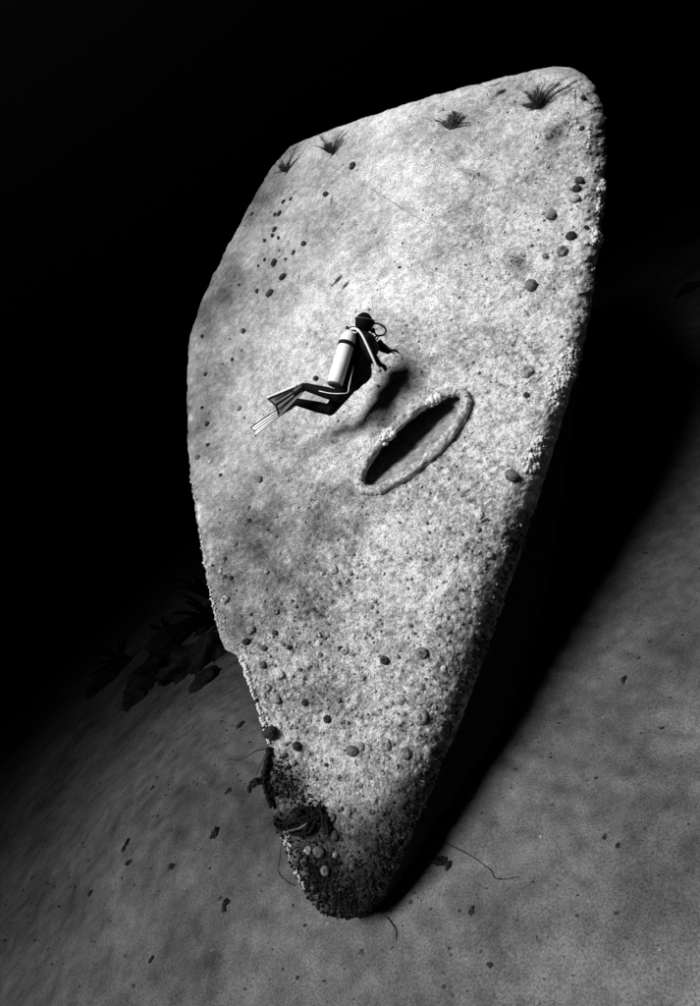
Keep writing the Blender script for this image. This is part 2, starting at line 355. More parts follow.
for i in range(NR):
    out = cen[i]-ctr; tg = cen[(i+1) % NR]-cen[i-1]; tg /= np.linalg.norm(tg); nn = NRM; bb = np.cross(tg, nn); bb /= np.linalg.norm(bb)
    for kk in range(NC_):
        a = 2*math.pi*kk/NC_; rr = .070*(1+.34*float(perlin(np.array(i*.13), np.array(kk*.45), 5))+.22*float(perlin(np.array(i*.4), np.array(kk*1.0), 6))+.14*float(perlin(np.array(i*.9), np.array(kk*1.9), 7)))
        ring.append(cen[i]+rr*(bb*math.cos(a)+nn*math.sin(a))); tn.append(max(.06, .46+.42*float(perlin(np.array(i*.3), np.array(kk*.7), 8))))
qs = [[i*NC_+k2, i*NC_+(k2+1) % NC_, ((i+1) % NR)*NC_+(k2+1) % NC_, ((i+1) % NR)*NC_+k2] for i in range(NR) for k2 in range(NC_)]
sub_link('pipe_rim', raw_mesh('pipe_rim', ring, qs, tn), M['hull'], hp, wreck)
dirin = F + .42*(-R*.62+U*.78); dirin /= np.linalg.norm(dirin)
NA, ND = 120, 26; PV = []; tn = []
for j in range(ND):
    for i in range(NA):
        p = ell(1.03, 2*math.pi*i/NA, .0); n1 = .12*float(perlin(np.array(i*.3), np.array(j*.5), 9)); q = ctr
        PV.append(p + (ctr-p)*(n1+.10*j/ND) + dirin*(1.9*j/(ND-1))); tn.append(.3+.2*float(perlin(np.array(i*.5), np.array(j*.7), 10)))
qs = [[j*NA+i, j*NA+(i+1) % NA, (j+1)*NA+(i+1) % NA, (j+1)*NA+i] for j in range(ND-1) for i in range(NA)]
cbase = len(PV); PV.append(ctr+dirin*1.9); tn.append(.1)
me = bpy.data.meshes.new('pipe_wall'); me.from_pydata([tuple(p) for p in PV], [], qs+[[(ND-1)*NA+(i+1) % NA, (ND-1)*NA+i, cbase] for i in range(NA)])
me.attributes.new('tone', 'FLOAT', 'POINT').data.foreach_set('value', np.clip(tn, .03, .9).astype(np.float32)); me.polygons.foreach_set('use_smooth', np.full(len(me.polygons), True))
sub_link('pipe_wall', me, M['hull'], hp, wreck)

# barnacle crust over the plating: thousands of little domes, one part
cr = MB()
pick = rng.choice(NT*NS, 6500); cnt = 0
BV = []; BQ = []; BT = []
for i in pick:
    a, b = divmod(int(i), NS)
    if inside[a, b] or not (8 < a < NT-8) or b < 2: continue
    if rng.random() > rough[a, b]*.75+.03: continue
    rad = .006+.020*rng.random()**4; p = VH[i]; base_t = float(np.clip(tone[a, b], .02, .9)); tt = np.clip(base_t*(1.35 if rng.random() < .6 else .55), .03, .9)
    e = np.cross(NRM, [rng.normal(), rng.normal(), rng.normal()]); e /= np.linalg.norm(e); g = np.cross(NRM, e); n0 = len(BV)
    for j, (rr, z) in enumerate(((1, -.3), (.85, .5), (.45, .85))):
        for kx in range(6):
            an = kx*math.pi/3+j*.4; BV.append(p+rad*(rr*(e*math.cos(an)*1.15+g*math.sin(an))*(1+.2*rng.random())+NRM*z)); BT.append(tt)
    BV.append(p+NRM*rad*.8); BT.append(tt*.7)
    for j in range(2):
        for kx in range(6):
            k2 = (kx+1) % 6; BQ.append((n0+j*6+kx, n0+j*6+k2, n0+j*6+6+k2)); BQ.append((n0+j*6+kx, n0+j*6+6+k2, n0+j*6+6+kx))
    for kx in range(6): BQ.append((n0+12+kx, n0+12+(kx+1) % 6, n0+18))
o = link('barnacle_crust', raw_mesh('barnacle_crust', BV, BQ, BT), M['sponge'], wreck); o['kind'] = 'stuff'

# ---------------------------------------------------------------- growth on the hull, each a thing of its own
def blob_mesh(name, seed, flat, crater, tone_v, lumps=.12):
    bm = bmesh.new(); bmesh.ops.create_icosphere(bm, subdivisions=3, radius=1); r_ = np.random.default_rng(seed); o_ = r_.random(3)*40
    V = np.array([v.co[:] for v in bm.verts]); fs = [[v.index for v in f.verts] for f in bm.faces]; bm.free()
    n = fbm(V[:, 0]*1.3+o_[0]+V[:, 2]*.7, V[:, 1]*1.3+o_[1]-V[:, 2]*.5, 1.0, 3, seed, .55)
    rr = 1+lumps*n+.07*perlin(V[:, 0]*4+V[:, 2]*3+o_[2], V[:, 1]*4-V[:, 2]*3, seed+5); rr = rr-crater*np.exp(-((1-V[:, 2])/.06)**2)
    W = V*rr[:, None]*np.array([1, .88, flat]); W[:, 2] += flat*.35
    tn = np.full(len(W), tone_v)*(1+.35*n); tn[V[:, 2] > .93] *= (.3 if crater > .1 else 1)
    return raw_mesh(name, W, fs, np.clip(tn, .02, .95))
blobs = {'d': [blob_mesh('dark_sponge', 200+i, .75, .3*(i % 2), .05+.02*i, .11) for i in range(3)],
         'm': [blob_mesh('grey_sponge', 210+i, .7, .25*(i % 2), .2+.05*i, .10) for i in range(3)],
         'p': [blob_mesh('pale_sponge', 220+i, .6, .2*(i % 2), .46+.06*i, .10) for i in range(3)],
         'w': [blob_mesh('white_sponge', 230+i, .55, 0, .85, .2) for i in range(2)]}
def frame_rot(n, spin):
    z = Vector(n); x = z.orthogonal().normalized(); y = z.cross(x); m = Matrix((x, y, z)).transposed(); return (m @ Matrix.Rotation(spin, 3, 'Z')).to_4x4()
def sponge(px, py, rpx, kind, label, group, sq=1.0):
    p, n = hull_frame(px, py); depth = (p-C)@F; rad = rpx*depth/FPX
    me = blobs[kind][random.randrange(len(blobs[kind]))]
    nm = {'d': 'dark_sponge', 'm': 'grey_sponge', 'p': 'pale_sponge', 'w': 'white_sponge'}[kind]
    o = link(nm, me, M['sponge']); o.matrix_world = Matrix.Translation(vec(p)) @ frame_rot(n, random.random()*6.28) @ Matrix.Diagonal((rad*sq, rad, rad, 1))
    if group:
        size = 'tiny' if rpx < 2.5 else 'small' if rpx < 4.5 else 'large'
        label = size + ' ' + {'d': 'black', 'm': 'grey', 'p': 'pale', 'w': 'white'}[kind] + ' ' + label; group = group + ', ' + size + ' ' + kind
        group = group.replace(' d', ' black').replace(' m', ' grey').replace(' p', ' pale').replace(' w', ' white') if False else group[:-1] + {'d': 'black', 'm': 'grey', 'p': 'pale', 'w': 'white'}[kind]
    return tag(o, label, 'sponge', group)
up = 'sponge knob on the smooth plating above the diver'
for px, py, r_ in [(353, 167, 3.6), (326, 195, 3.2), (284, 202, 2.2), (291, 199, 1.8), (280, 214, 2.6), (275, 215, 2.2), (275, 230, 2.8), (273, 236, 2.4), (279, 238, 2), (265, 241, 2.4), (304, 244, 3), (294, 253, 2.4), (286, 259, 2),
                   (274, 263, 3.6), (265, 260, 2), (283, 277, 3.6), (257, 291, 2.4), (270, 294, 4), (239, 285, 1.8), (258, 266, 1.8), (252, 214, 1.8), (400, 268, 1.6)]:
    sponge(px, py, r_, 'd', up, 'sponge knobs above the diver', 1.25)
lf = 'sponge knob on the plating beneath the diver\'s fins'
for px, py, r_, kd in [(244, 331, 3, 'd'), (203, 337, 2.2, 'd'), (239, 409, 3, 'm'), (207, 424, 3, 'd'), (208, 445, 2.2, 'd'), (198, 457, 3, 'm'), (221, 475, 2.2, 'd'), (260, 480, 4, 'm'), (248, 508, 2.6, 'm'), (249, 521, 2.6, 'd'), (235, 545, 3, 'm'),
                       (316, 379, 3, 'd'), (225, 559, 2.4, 'd'), (213, 566, 1.8, 'd'), (223, 577, 3, 'm'), (231, 578, 2.6, 'd'), (220, 572, 2.4, 'p'), (206, 375, 2.4, 'd'), (233, 360, 2.2, 'd'), (210, 462, 2.6, 'p'), (202, 408, 2, 'd')]:
    sponge(px, py, r_, kd, lf, 'sponge knobs below the fins')
lo = 'rounded sponge clinging to the crusty plating between hawse hole and bow foot'
for px, py, r_, kd in [(225, 600, 4.6, 'p'), (219, 600, 2.6, 'm'), (267, 572, 3, 'm'), (334, 570, 5, 'p'), (322, 573, 2.5, 'p'), (276, 612, 3.6, 'm'), (251, 630, 4.6, 'm'), (246, 642, 4, 'd'), (275, 633, 3.2, 'd'), (263, 648, 3.6, 'm'), (283, 645, 2.4, 'm'), (289, 648, 2.4, 'd'),
                       (262, 665, 4, 'm'), (266, 688, 5, 'p'), (340, 648, 2.8, 'd'), (345, 651, 4.4, 'p'), (422, 653, 6.4, 'm'), (385, 661, 4.8, 'd'), (305, 702, 3.6, 'd'), (297, 746, 4.6, 'd'), (352, 751, 6, 'm'), (361, 746, 4, 'p'), (400, 700, 6, 'p'), (420, 717, 8.4, 'p'),
                       (385, 744, 6.4, 'p'), (405, 753, 6, 'm'), (434, 707, 3, 'p'), (443, 668, 3.2, 'w'), (326, 765, 2.2, 'd'), (293, 762, 3.2, 'p'), (360, 785, 3.2, 'p'), (374, 801, 3.6, 'p'), (348, 811, 3.6, 'p'), (389, 791, 3.4, 'p'), (362, 678, 4, 'p'), (276, 700, 4.5, 'p'),
                       (479, 515, 5, 'w'), (503, 529, 4.6, 'p'), (508, 538, 3.6, 'd'), (478, 529, 3, 'm'), (490, 555, 4.2, 'p'), (513, 447, 3.4, 'w'), (327, 719, 4.2, 'd'), (338, 700, 3, 'm'), (304, 625, 2.6, 'p'), (320, 655, 2.4, 'm'), (300, 670, 2.2, 'm'), (372, 607, 2.5, 'm')]:
    sponge(px, py, r_, kd, lo, 'rounded sponges on the lower plating')
rt = 'rounded sponge on the rough plating along the upper stem'
for px, py, r_, kd in [(579, 181, 4.6, 'd'), (577, 189, 4.4, 'd'), (575, 199, 5, 'p'), (550, 215, 6, 'm'), (571, 237, 5.2, 'd'), (562, 252, 6, 'm'), (586, 228, 2.6, 'd'), (583, 99, 3, 'd'), (582, 129, 2.6, 'd'), (526, 396, 3.4, 'd'), (543, 213, 2.2, 'p'), (545, 257, 3.4, 'm')]:
    sponge(px, py, r_, kd, rt, 'sponges along the upper stem')
sponge(270, 733, 7, 'd', 'large black ball sponge beside the white-crusted broken edge', None)
sponge(279, 675, 5.2, 'w', 'bright white oval sponge beside the notch in the broken edge', None)
sponge(511, 476, 7, 'm', 'smooth grey dome sponge beyond the end of the hawse rim', None)
sponge(526, 371, 7.5, 'p', 'pale dome sponge ringed by white crumbs near the stem', None)
sponge(531, 286, 6.6, 'm', 'grey ball sponge split by a dark cleft near the stem', None)
for px, py, r_, kd in [(308, 850, 4.4, 'p'), (319, 852, 6, 'm'), (331, 818, 4.6, 'm'), (335, 836, 5, 'd'), (325, 870, 5, 'm'), (313, 856, 3, 'd'), (335, 855, 2.8, 'p')]:
    sponge(px, py, r_, kd, 'rounded sponge on the dark weedy bow foot below the rope tangle', 'sponges on the bow foot')

def crust(name, pts, n, spread, rad, tone_v, label, cat, group=None, mat='coral', lift=.012):
    """cauliflower clump of many little nodules growing along a line on the hull"""
    mb = MB()
    for _ in range(n):
        u = random.random()*(len(pts)-1); i = min(int(u), len(pts)-2); f_ = u-i
        px = pts[i][0]*(1-f_)+pts[i+1][0]*f_+random.gauss(0, spread); py = pts[i][1]*(1-f_)+pts[i+1][1]*f_+random.gauss(0, spread)
        p = hull_pt(px, py, lift*random.random()); q = rad*(.3+.9*random.random()**3)
        Rm = np.linalg.qr(rng.normal(size=(3, 3)))[0]
        mb.ellipsoid(p, (Rm[0]*q*1.25, Rm[1]*q, Rm[2]*q*.8), 7, 5, float(np.clip(tone_v*(.75+.5*random.random()), .02, .95)))
    o = tag(link(name, mb.mesh(name), M[mat]), label, cat, group)
    if n > 12 and 'rim' not in name: o['kind'] = 'stuff'
    return o
g_ = 'white coral on the stem'
crust('white_coral_crust', [(604, 183), (605, 200), (600, 214)], 300, 2.8, .034, .95, 'longest white coral crust along the outer curve of the stem', 'coral')
crust('white_coral_crust', [(596, 232), (598, 243)], 150, 2.6, .034, .95, 'short white coral knob on the stem under the longest crust', 'coral')
crust('white_coral_crust', [(572, 126), (584, 134), (588, 148)], 70, 3.0, .024, .75, 'thin scatter of white coral crumbs near the rounded stem head', 'coral')
crust('white_coral_crust', [(572, 356), (564, 376), (552, 396)], 600, 5.0, .030, .95, 'broad white coral patch halfway down the stem', 'coral')
crust('white_coral_crust', [(540, 438), (533, 450), (529, 471)], 190, 3.4, .028, .95, 'small loose white coral clump at the stem level with the hawse hole', 'coral')
crust('white_coral_crust', [(522, 364), (520, 376), (530, 380)], 70, 3.2, .020, .7, 'white crumbs of coral round the pale dome sponge', 'coral')
crust('white_edge_crust', [(240, 656), (248, 680), (256, 704), (263, 724), (269, 743)], 570, 1.375, 0.020, .9, 'bright white crust lining the broken plate edge under the notch', 'coral')
crust('white_edge_crust', [(190, 460), (196, 512), (203, 552), (210, 590), (216, 620)], 330, 1.25, 0.016, .75, 'thin white crust dotting the long plate edge above the notch', 'coral')
crust('white_edge_crust', [(284, 838), (288, 852), (296, 872), (306, 890)], 132, 1.5, 0.016, .75, 'patchy white crust on the edge of the dark bow foot', 'coral')
crust('white_rim_sponge', [(383, 441), (393, 433)], 300, 1.7, .034, .95, 'larger white sponge lump on the hawse rim', 'sponge', None, 'coral', .11)
crust('white_rim_sponge', [(430, 405), (440, 399)], 220, 1.4, .030, .95, 'smaller white sponge lump on the hawse rim', 'sponge', None, 'coral', .11)
crust('dark_edge_knobs', [(244, 690), (250, 712), (256, 732)], 16, 1.6, .03, .06, 'dark knobs hanging off the white-crusted plate edge', 'sponge', None, 'sponge')
crust('white_crumbs', [(496, 92), (486, 96)], 6, 2, .022, .6, 'few pale crumbs near the upper hull edge', 'coral')
crust('dark_algae_mat', [(275, 765), (290, 792), (312, 806)], 420, 7, .016, .025, 'dark algae mat above the rope tangle', 'algae', None, 'darkreef')
crust('dark_algae_mat', [(300, 850), (322, 880), (345, 900), (385, 870), (404, 835)], 1700, 12, .015, .016, 'dark algae mat covering the rounded bow foot', 'algae', None, 'darkreef')
crust('stem_shade_strip', [(410, 825), (440, 750), (470, 675), (500, 595), (520, 530)], 900, 5, .015, .02, 'ragged dark strip of painted shade along the lower stem', 'algae', None, 'darkreef')  # dark nodules added as painted shade where the stem turns from the sun
crust('fuzzy_algae_spot', [(512, 262), (524, 262)], 90, 5, .012, .06, 'round fuzzy dark algae spot beside grey sponges near the stem', 'algae', None, 'darkreef')
crust('fuzzy_algae_spot', [(472, 177), (480, 177)], 50, 3, .011, .06, 'small fuzzy dark algae spot on the smooth upper plating', 'algae', None, 'darkreef')
crust('long_algae_patch', [(543, 142), (560, 130), (574, 119)], 140, 4, .012, .06, 'long slanting dark algae patch under the rounded stem head', 'algae', None, 'darkreef')

# sea plumes on the upper hull edge
def plume(name, root, up_, side, hgt, n, label, cat, group=None, tone_v=.06, rad=.012, spread=1.0):
    mb = MB(); up_ = up_/np.linalg.norm(up_); side = side-(side@up_)*up_; side /= np.linalg.norm(side); dep = np.cross(up_, side)
    for i in range(n):
        a = spread*(2*(i+.5)/n-1) + random.gauss(0, .08); d = up_*math.cos(a)+side*math.sin(a)+dep*random.gauss(0, .25); L = hgt*(.65+.5*random.random())
        bend = side*(a*.4+random.gauss(.8, .5))+dep*random.gauss(0, .3)-up_*.5
        P_ = [root+d*L*u+bend*L*u*u*.5 for u in np.linspace(0, 1, 8)]
        mb.tube(P_, [rad*(1.2-.9*u) for u in np.linspace(0, 1, 8)], 5, tone_v)
        for u in np.linspace(.15, .98, 30):
            p = root+d*L*u+bend*L*u*u*.5
            for sg in (-1, 1):
                q = side*sg*(.8+.2*random.random())+d*.7+dep*random.gauss(0, .35); ln = L*.20*(1.1-.6*u)*(.7+.6*random.random())
                mb.tube([p, p+q*ln*.6, p+q*ln+d*ln*.25], [rad*.45, rad*.35, rad*.15], 4, tone_v*(.7+.6*random.random()), False)
    return tag(link(name, mb.mesh(name), M['darkreef']), label, cat, group)
gp = 'sea plumes along the hull edge'
for px, py, hpx, ang, n, lb in [(333, 155, 17, 85, 7, 'dark sea plume on the upper hull edge beside the thin cable'), (450, 130, 19, 70, 7, 'dark sea plume halfway along the upper hull edge'),
                                (540, 108, 24, 108, 9, 'largest dark sea plume, on the upper hull edge near the pale fish'), (288, 172, 14, 115, 5, 'small dim sea plume at the corner of deck edge and upper edge')]:
    p, n_ = hull_frame(px, py); a = math.radians(ang); dd = R*math.cos(a)+U*math.sin(a)
    plume('sea_plume', p, dd+n_*.35, R*math.sin(a)-U*math.cos(a), 1.15*hpx*((p-C)@F)/FPX, n+7, lb, 'sea plume', gp, .09, .0065)

# rope tangle round the bow foot, hook of weed, stray lines
def hull_path(pts, off=.04, wob=.0):
    return [hull_pt(x, y, off+random.uniform(-wob, wob)) if e is None else at(x, y, e) for x, y, e in [(p+(None,))[:3] for p in pts]]
def thing_tube(name, paths, rad, tone_v, label, cat, mat='rope', n=7, group=None):
    mb = MB()
    for P_ in paths:
        C_ = spline(P_, 14)
        if mat == 'rope': C_ = [c+rng.normal(size=3)*rad*.22 for c in C_]
        mb.tube(C_, [rad*(random.uniform(.6, 1.35) if mat == 'rope' else 1) for c in C_], n, tone_v*(.7+.6*random.random()))
    return tag(link(name, mb.mesh(name), M[mat]), label, cat, group)
paths = []
for i in range(9):
    o1 = random.uniform(-5, 5); o2 = random.uniform(-5, 5)
    paths.append(hull_path([(272+o2*.2, 822+o1*.5), (284, 826+o1*.8), (298, 822+o1), (312, 816+o2), (320+o1*.5, 810+o2), (326+o2*.6, 818+o1), (328+o1, 828+o2)], .05, .035))
for i in range(4):
    x0 = 300+random.uniform(-8, 8); paths.append(hull_path([(x0, 812), (x0+10, 806), (x0+20, 814), (x0+14, 830), (x0+2, 832), (x0-6, 822)], .07, .03))
thing_tube('rope_tangle', paths, .015, .016, 'tangle of dark weedy rope wound across the bow foot', 'rope')
thing_tube('pale_rope', [hull_path([(288, 830), (296, 828), (303, 826), (311, 821)], .13)], .011, .25, 'short pale rope end lying on the dark tangle', 'rope')
c0 = (hull_pt(267, 772)-C)@F
thing_tube('weed_hook', [[hull_pt(268, 776, .02), at(262, 779, c0-.05), at(256, 780, c0-.08), at(251, 784, c0-.06), at(249, 791, c0-.02)],
                         [hull_pt(270, 784, .02), at(264, 783, c0-.06), at(257, 783, c0-.1), at(253, 787, c0-.1)],
                         [hull_pt(268, 765, .03), hull_pt(265, 778, .05), hull_pt(268, 792, .05), hull_pt(273, 806, .05)]], .022, .018, 'dark weed-grown hook jutting from the broken edge', 'debris')
crust('rope_weed', [(284, 826), (300, 820), (318, 812), (326, 826)], 380, 6, .014, .015, 'ragged weed sprouting over the rope tangle', 'algae', None, 'darkreef', .12)
crust('weed_clump', [(264, 782), (268, 790)], 150, 3, .018, .02, 'dark weed clump at the root of the jutting hook', 'algae', None, 'darkreef', .05)
thing_tube('broken_strip', [hull_path([(270, 748), (268, 760), (265, 774)], .03)], .03, .02, 'dark metal strip continuing the white-crusted edge downward', 'debris')
thing_tube('stray_line', [[hull_pt(267, 749, .02), at(256, 751, c0), at(246, 757, c0+.1), at(238, 760, c0+.2), at(229, 759, c0+.3)]], .006, .5, 'thin curled line drifting off the white-crusted edge', 'line', 'line', 5)
thing_tube('stray_line', [[hull_pt(267, 752, .02), at(261, 764, c0), at(256, 775, c0)]], .005, .5, 'short straight line from the edge to the weed hook', 'line', 'line', 5)
c1 = (hull_pt(284, 846)-C)@F
thing_tube('stray_line', [[hull_pt(281, 842, .02), at(280, 858, c1), at(279, 872, c1), at(287, 881, c1), at(296, 886, c1)]], .005, .5, 'thin line hanging below the patchy white edge of the foot', 'line', 'line', 5)
thing_tube('thin_cable', [hull_path([(316, 160), (342, 172), (366, 186), (392, 202), (420, 219), (438, 232)], .006)], .0045, .22, 'thin cable lying across the smooth upper plating', 'cable', 'rope', 5)
ge = lambda x, y, z=.02: ground_at(x, y)+np.array([0, 0, z])
thing_tube('stray_line', [[hull_pt(404, 842, .05), ge(424, 838, .25), ge(445, 846, .1), ge(470, 856), ge(490, 870), ge(498, 880), ge(520, 878)]], .004, .5, 'long line trailing from the bow foot over the sand', 'line', 'line', 5)
thing_tube('stray_line', [[hull_pt(420, 800, .03), ge(436, 800, .5), ge(446, 812, .3), ge(440, 842, .05)]], .004, .5, 'line sagging from the lower stem in its shadow', 'line', 'line', 5)
thing_tube('stray_line', [[ge(388, 918), ge(396, 930), ge(397, 944), ge(392, 950)]], .005, .5, 'bent line half buried in sand by the bow foot', 'line', 'line', 5)

# weed knobs hanging from the stem foot
crust('seaweed_clump', [(402, 846), (408, 848)], 40, 3, .035, .05, 'dark seaweed clump on the stem near the trailing line', 'algae', None, 'darkreef', .06)

# little fish hugging the plating
def fish(px, py, lpx, ang, tone_v, label):
    p, n_ = hull_frame(px, py); p = p+n_*.15; L = lpx*((p-C)@F)/FPX/2; a = math.radians(ang); ax = R*math.cos(a)+U*math.sin(a); sd = np.cross(n_, ax); sd /= np.linalg.norm(sd)
    e = empty('fish', p, label, 'fish'); mb = MB(); V = []; nn = 14
    prof = [(-1, .03), (-.85, .10), (-.6, .2), (-.2, .34), (.2, .38), (.55, .3), (.85, .15), (1, .02)]
    for z, rr in prof:
        for kx in range(nn):
            th = 2*math.pi*kx/nn; V.append(p+ax*z*L+sd*rr*L*math.cos(th)+n_*rr*L*.45*math.sin(th))
    mb.add(V, [[i*nn+kx, i*nn+(kx+1) % nn, (i+1)*nn+(kx+1) % nn, (i+1)*nn+kx] for i in range(len(prof)-1) for kx in range(nn)], tone_v)
    link('body', mb.mesh('body'), M['sponge'], e)
    mb = MB(); q = p-ax*L*.95
    V = [q+n_*.006, q-n_*.006]
    for u, v_ in ((-.45, .28), (-.3, 0), (-.45, -.28)): V += [q+ax*u*L+sd*v_*L+n_*.004, q+ax*u*L+sd*v_*L-n_*.004]
    mb.add(V, [[0, 2, 4], [0, 4, 6], [1, 5, 3], [1, 7, 5], [2, 3, 5, 4], [4, 5, 7, 6], [0, 1, 3, 2], [0, 6, 7, 1]], tone_v*.8)
    link('tail_fin', mb.mesh('tail_fin', False), M['sponge'], e)
fish(343, 286, 13, 48, .09, 'small dark fish hovering just above the diver')
fish(495, 93, 15, 20, .62, 'pale oval fish beside the upper hull edge')

# ---------------------------------------------------------------- diver
DEP = 8.17
def dv(px, py, z=0.0): return at(px, py, DEP-z)            # z metres toward the camera
Z = -F
person = empty('person', dv(350, 376), 'diver in a black wetsuit with white tank hovering over the hawse hole', 'person')
PXM = DEP/FPX
def nrmz(a): return a/np.linalg.norm(a)
spine = nrmz(dv(362, 334, -.02)-dv(351, 376, .0)); back = nrmz(-R*.84+Z*.52+U*.1); back = nrmz(back-(back@spine)*spine); lat = np.cross(spine, back)
body = MB()
pel = dv(352, 377, 0); wst = dv(356, 364, 0); che = dv(361, 348, 0); nek = dv(364, 333, .02); hed = dv(364, 323, .03)
body.ellipsoid(pel-back*.01-spine*.03, (lat*.18, back*.16, spine*.17)); body.ellipsoid(wst, (lat*.145, back*.11, spine*.15)); body.ellipsoid(che, (lat*.175, back*.13, spine*.17)); body.ellipsoid((wst+che)/2, (lat*.155, back*.12, spine*.14))
body.ellipsoid(che+spine*.09, (lat*.16, back*.09, spine*.08)); body.cone(che+spine*.1, hed-spine*.04, .085, .072)
look = nrmz(R*.82-Z*.5-U*.12); hs = nrmz(U*.95+R*.2); hs = nrmz(hs-(hs@look)*look); hl = np.cross(look, hs)
body.ellipsoid(hed, (hl*.108, look*.130, hs*.142)); body.ellipsoid(hed+look*.05-hs*.06, (hl*.055, look*.06, hs*.055))
body.cone(hed+look*.095-hs*.005, hed+look*.118-hs*.03, .012, .017)                       # nose
for sg in (-1, 1): body.ellipsoid(hed+hl*sg*.083-hs*.01, (hl*.012, look*.022, hs*.034))   # ears under the hood
def limb(pts, rs):
    for a, b, r0, r1 in zip(pts[:-1], pts[1:], rs[:-1], rs[1:]): body.cone(a, b, r0, r1)
armN = [dv(366, 340, .16), dv(372, 357, .22), dv(378, 363, .14)]; armF = [dv(371, 337, -.14), dv(380, 346, -.12), dv(388, 351, -.06)]
def arm(P_, palm_n, fdir):
    limb([P_[0], P_[0]*.5+P_[1]*.5, P_[1]], [.088, .080, .068]); limb([P_[1], P_[1]*.6+P_[2]*.4, P_[2]], [.066, .062, .044])
    f_ = nrmz(fdir); pn = nrmz(palm_n-(palm_n@f_)*f_); sd = np.cross(f_, pn); wr = P_[2]; pc = wr+f_*.05
    body.ellipsoid(pc, (sd*.042, pn*.018, f_*.055))
    for j, (o_, ln) in enumerate(((-.032, .062), (-.011, .074), (.011, .070), (.031, .056))):
        b0 = pc+f_*.035+sd*o_; b1 = b0+f_*ln*.5+pn*.010+sd*o_*.15; b2 = b1+f_*ln*.38+pn*.028
        body.cone(b0, b1, .0105, .0098, 8); body.cone(b1, b2, .0098, .0082, 8)
    t0 = pc-sd*.036-f_*.02; t1 = t0-sd*.028+f_*.03+pn*.012; t2 = t1+f_*.032+pn*.014; body.cone(t0, t1, .013, .0115, 8); body.cone(t1, t2, .0115, .009, 8)
    return wr, f_, pn, sd
arm(armN, -U*.5-Z*.6, R*.6-U*.35); hF = arm(armF, -U*.7-Z*.5, R*.9+U*.1)
legN = [dv(350, 378, .10), dv(338, 396, .34), dv(306, 387, .16)]; legF = [dv(353, 380, -.08), dv(330, 410, -.05), dv(297, 402, -.12)]
for P_ in (legN, legF):
    limb([P_[0], P_[0]*.5+P_[1]*.5, P_[1]], [.125, .108, .082]); cf = P_[1]*.65+P_[2]*.35; limb([P_[1], cf, P_[2]], [.078, .080, .056])
ftN = nrmz(dv(276, 407, .10)-legN[2]); ftF = nrmz(dv(270, 418, -.12)-legF[2])
for P_, d_f in ((legN, ftN), (legF, ftF)):
    body.cone(P_[2], P_[2]+d_f*.16, .042, .034); body.ellipsoid(P_[2]-d_f*.03, (R*.038, U*.038, Z*.038))
bo = link('body', remesh('body', body, .0075, 3), M['neoprene'], person); bo['label'] = 'black wetsuit and hood over the whole body'
# face patch of skin between mask and hood, mask, regulator
fb = MB(); fb.ellipsoid(hed+look*.062-hs*.012, (hl*.070, look*.082, hs*.07), 18, 12); link('face', fb.mesh('face'), M['skin'], person)
mk = MB(); fc = hed+look*.128+hs*.024
for z0, sc in ((0, 1),):
    ringp = [fc+hl*.078*math.cos(a)*(1+.15*math.cos(2*a))+hs*.046*math.sin(a)-look*.03*abs(math.cos(a)) for a in np.linspace(0, 2*math.pi, 25)]
    mk.tube(ringp, .016, 8)
mk_o = link('mask', mk.mesh('mask'), M['rubber'], person)
ms = MB(); ms.tube([hed+hl*.112*math.cos(a)-look*(.150*math.sin(a)-.03*abs(math.cos(a)))+hs*.035+look*.015 for a in np.linspace(0, math.pi, 25)], .013, 6)
sub_link('mask_strap', ms.mesh('mask_strap'), M['strap'], mk_o, person)
mg = MB(); mg.ellipsoid(fc-look*.01, (hl*.072, hs*.042, look*.008), 18, 6); sub_link('mask_lens', mg.mesh('mask_lens'), M['glass'], mk_o, person)
rg = MB(); rgp = hed+look*.15-hs*.06; rg.lathe(rgp-look*.03, look, [(0, 0), (.022, 0), (.03, .02), (.038, .035), (.038, .05), (.03, .06), (.0, .063)], 16); link('regulator', rg.mesh('regulator'), M['rubber'], person)
# buoyancy vest with shoulder straps and pockets
vb = MB(); vb.ellipsoid((wst*.5+pel*.5)-back*.03, (lat*.23, back*.225, spine*.20)); vb.ellipsoid(wst+spine*.03, (lat*.22, back*.20, spine*.18)); vb.ellipsoid(che-back*.02, (lat*.25, back*.22, spine*.20)); vb.ellipsoid(che+spine*.10, (lat*.24, back*.16, spine*.12))
for sg in (-1, 1):
    vb.ellipsoid(wst+lat*.14*sg-back*.07, (lat*.075, back*.085, spine*.13)); vb.cone(che+lat*.10*sg+spine*.13, che+lat*.11*sg-back*.14, .045, .05)
link('buoyancy_vest', remesh('buoyancy_vest', vb, .012, 4), M['vest'], person)
# tank
tb0 = dv(334.2, 385.5, .36); tt0 = dv(350.3, 331.5, .20); tax = nrmz(tt0-tb0); TL = np.linalg.norm(tt0-tb0)
tk = MB(); rT = .104; tk.lathe(tb0, tax, [(0, .012), (.05, .010), (.066, 0), (.084, .008), (rT, .03), (rT, .2), (rT, .4), (rT, TL-.13), (rT*.96, TL-.09), (rT*.82, TL-.05), (rT*.55, TL-.02), (.03, TL), (.022, TL+.015), (.0, TL+.02)], 32)
tank = link('air_tank', tk.mesh('air_tank'), M['paint'], person)
bd = MB(); bd.lathe(tb0, tax, [(rT+.001, TL-.235), (rT+.007, TL-.232), (rT+.007, TL-.178), (rT+.001, TL-.175)], 32); sub_link('tank_band', bd.mesh('tank_band'), M['vest'], tank, person)
bt = MB(); bt.lathe(tb0, tax, [(0, -.003), (.06, -.006), (.08, -.002), (rT*.985, .012)], 32); sub_link('tank_boot', bt.mesh('tank_boot'), M['finblade'], tank, person)
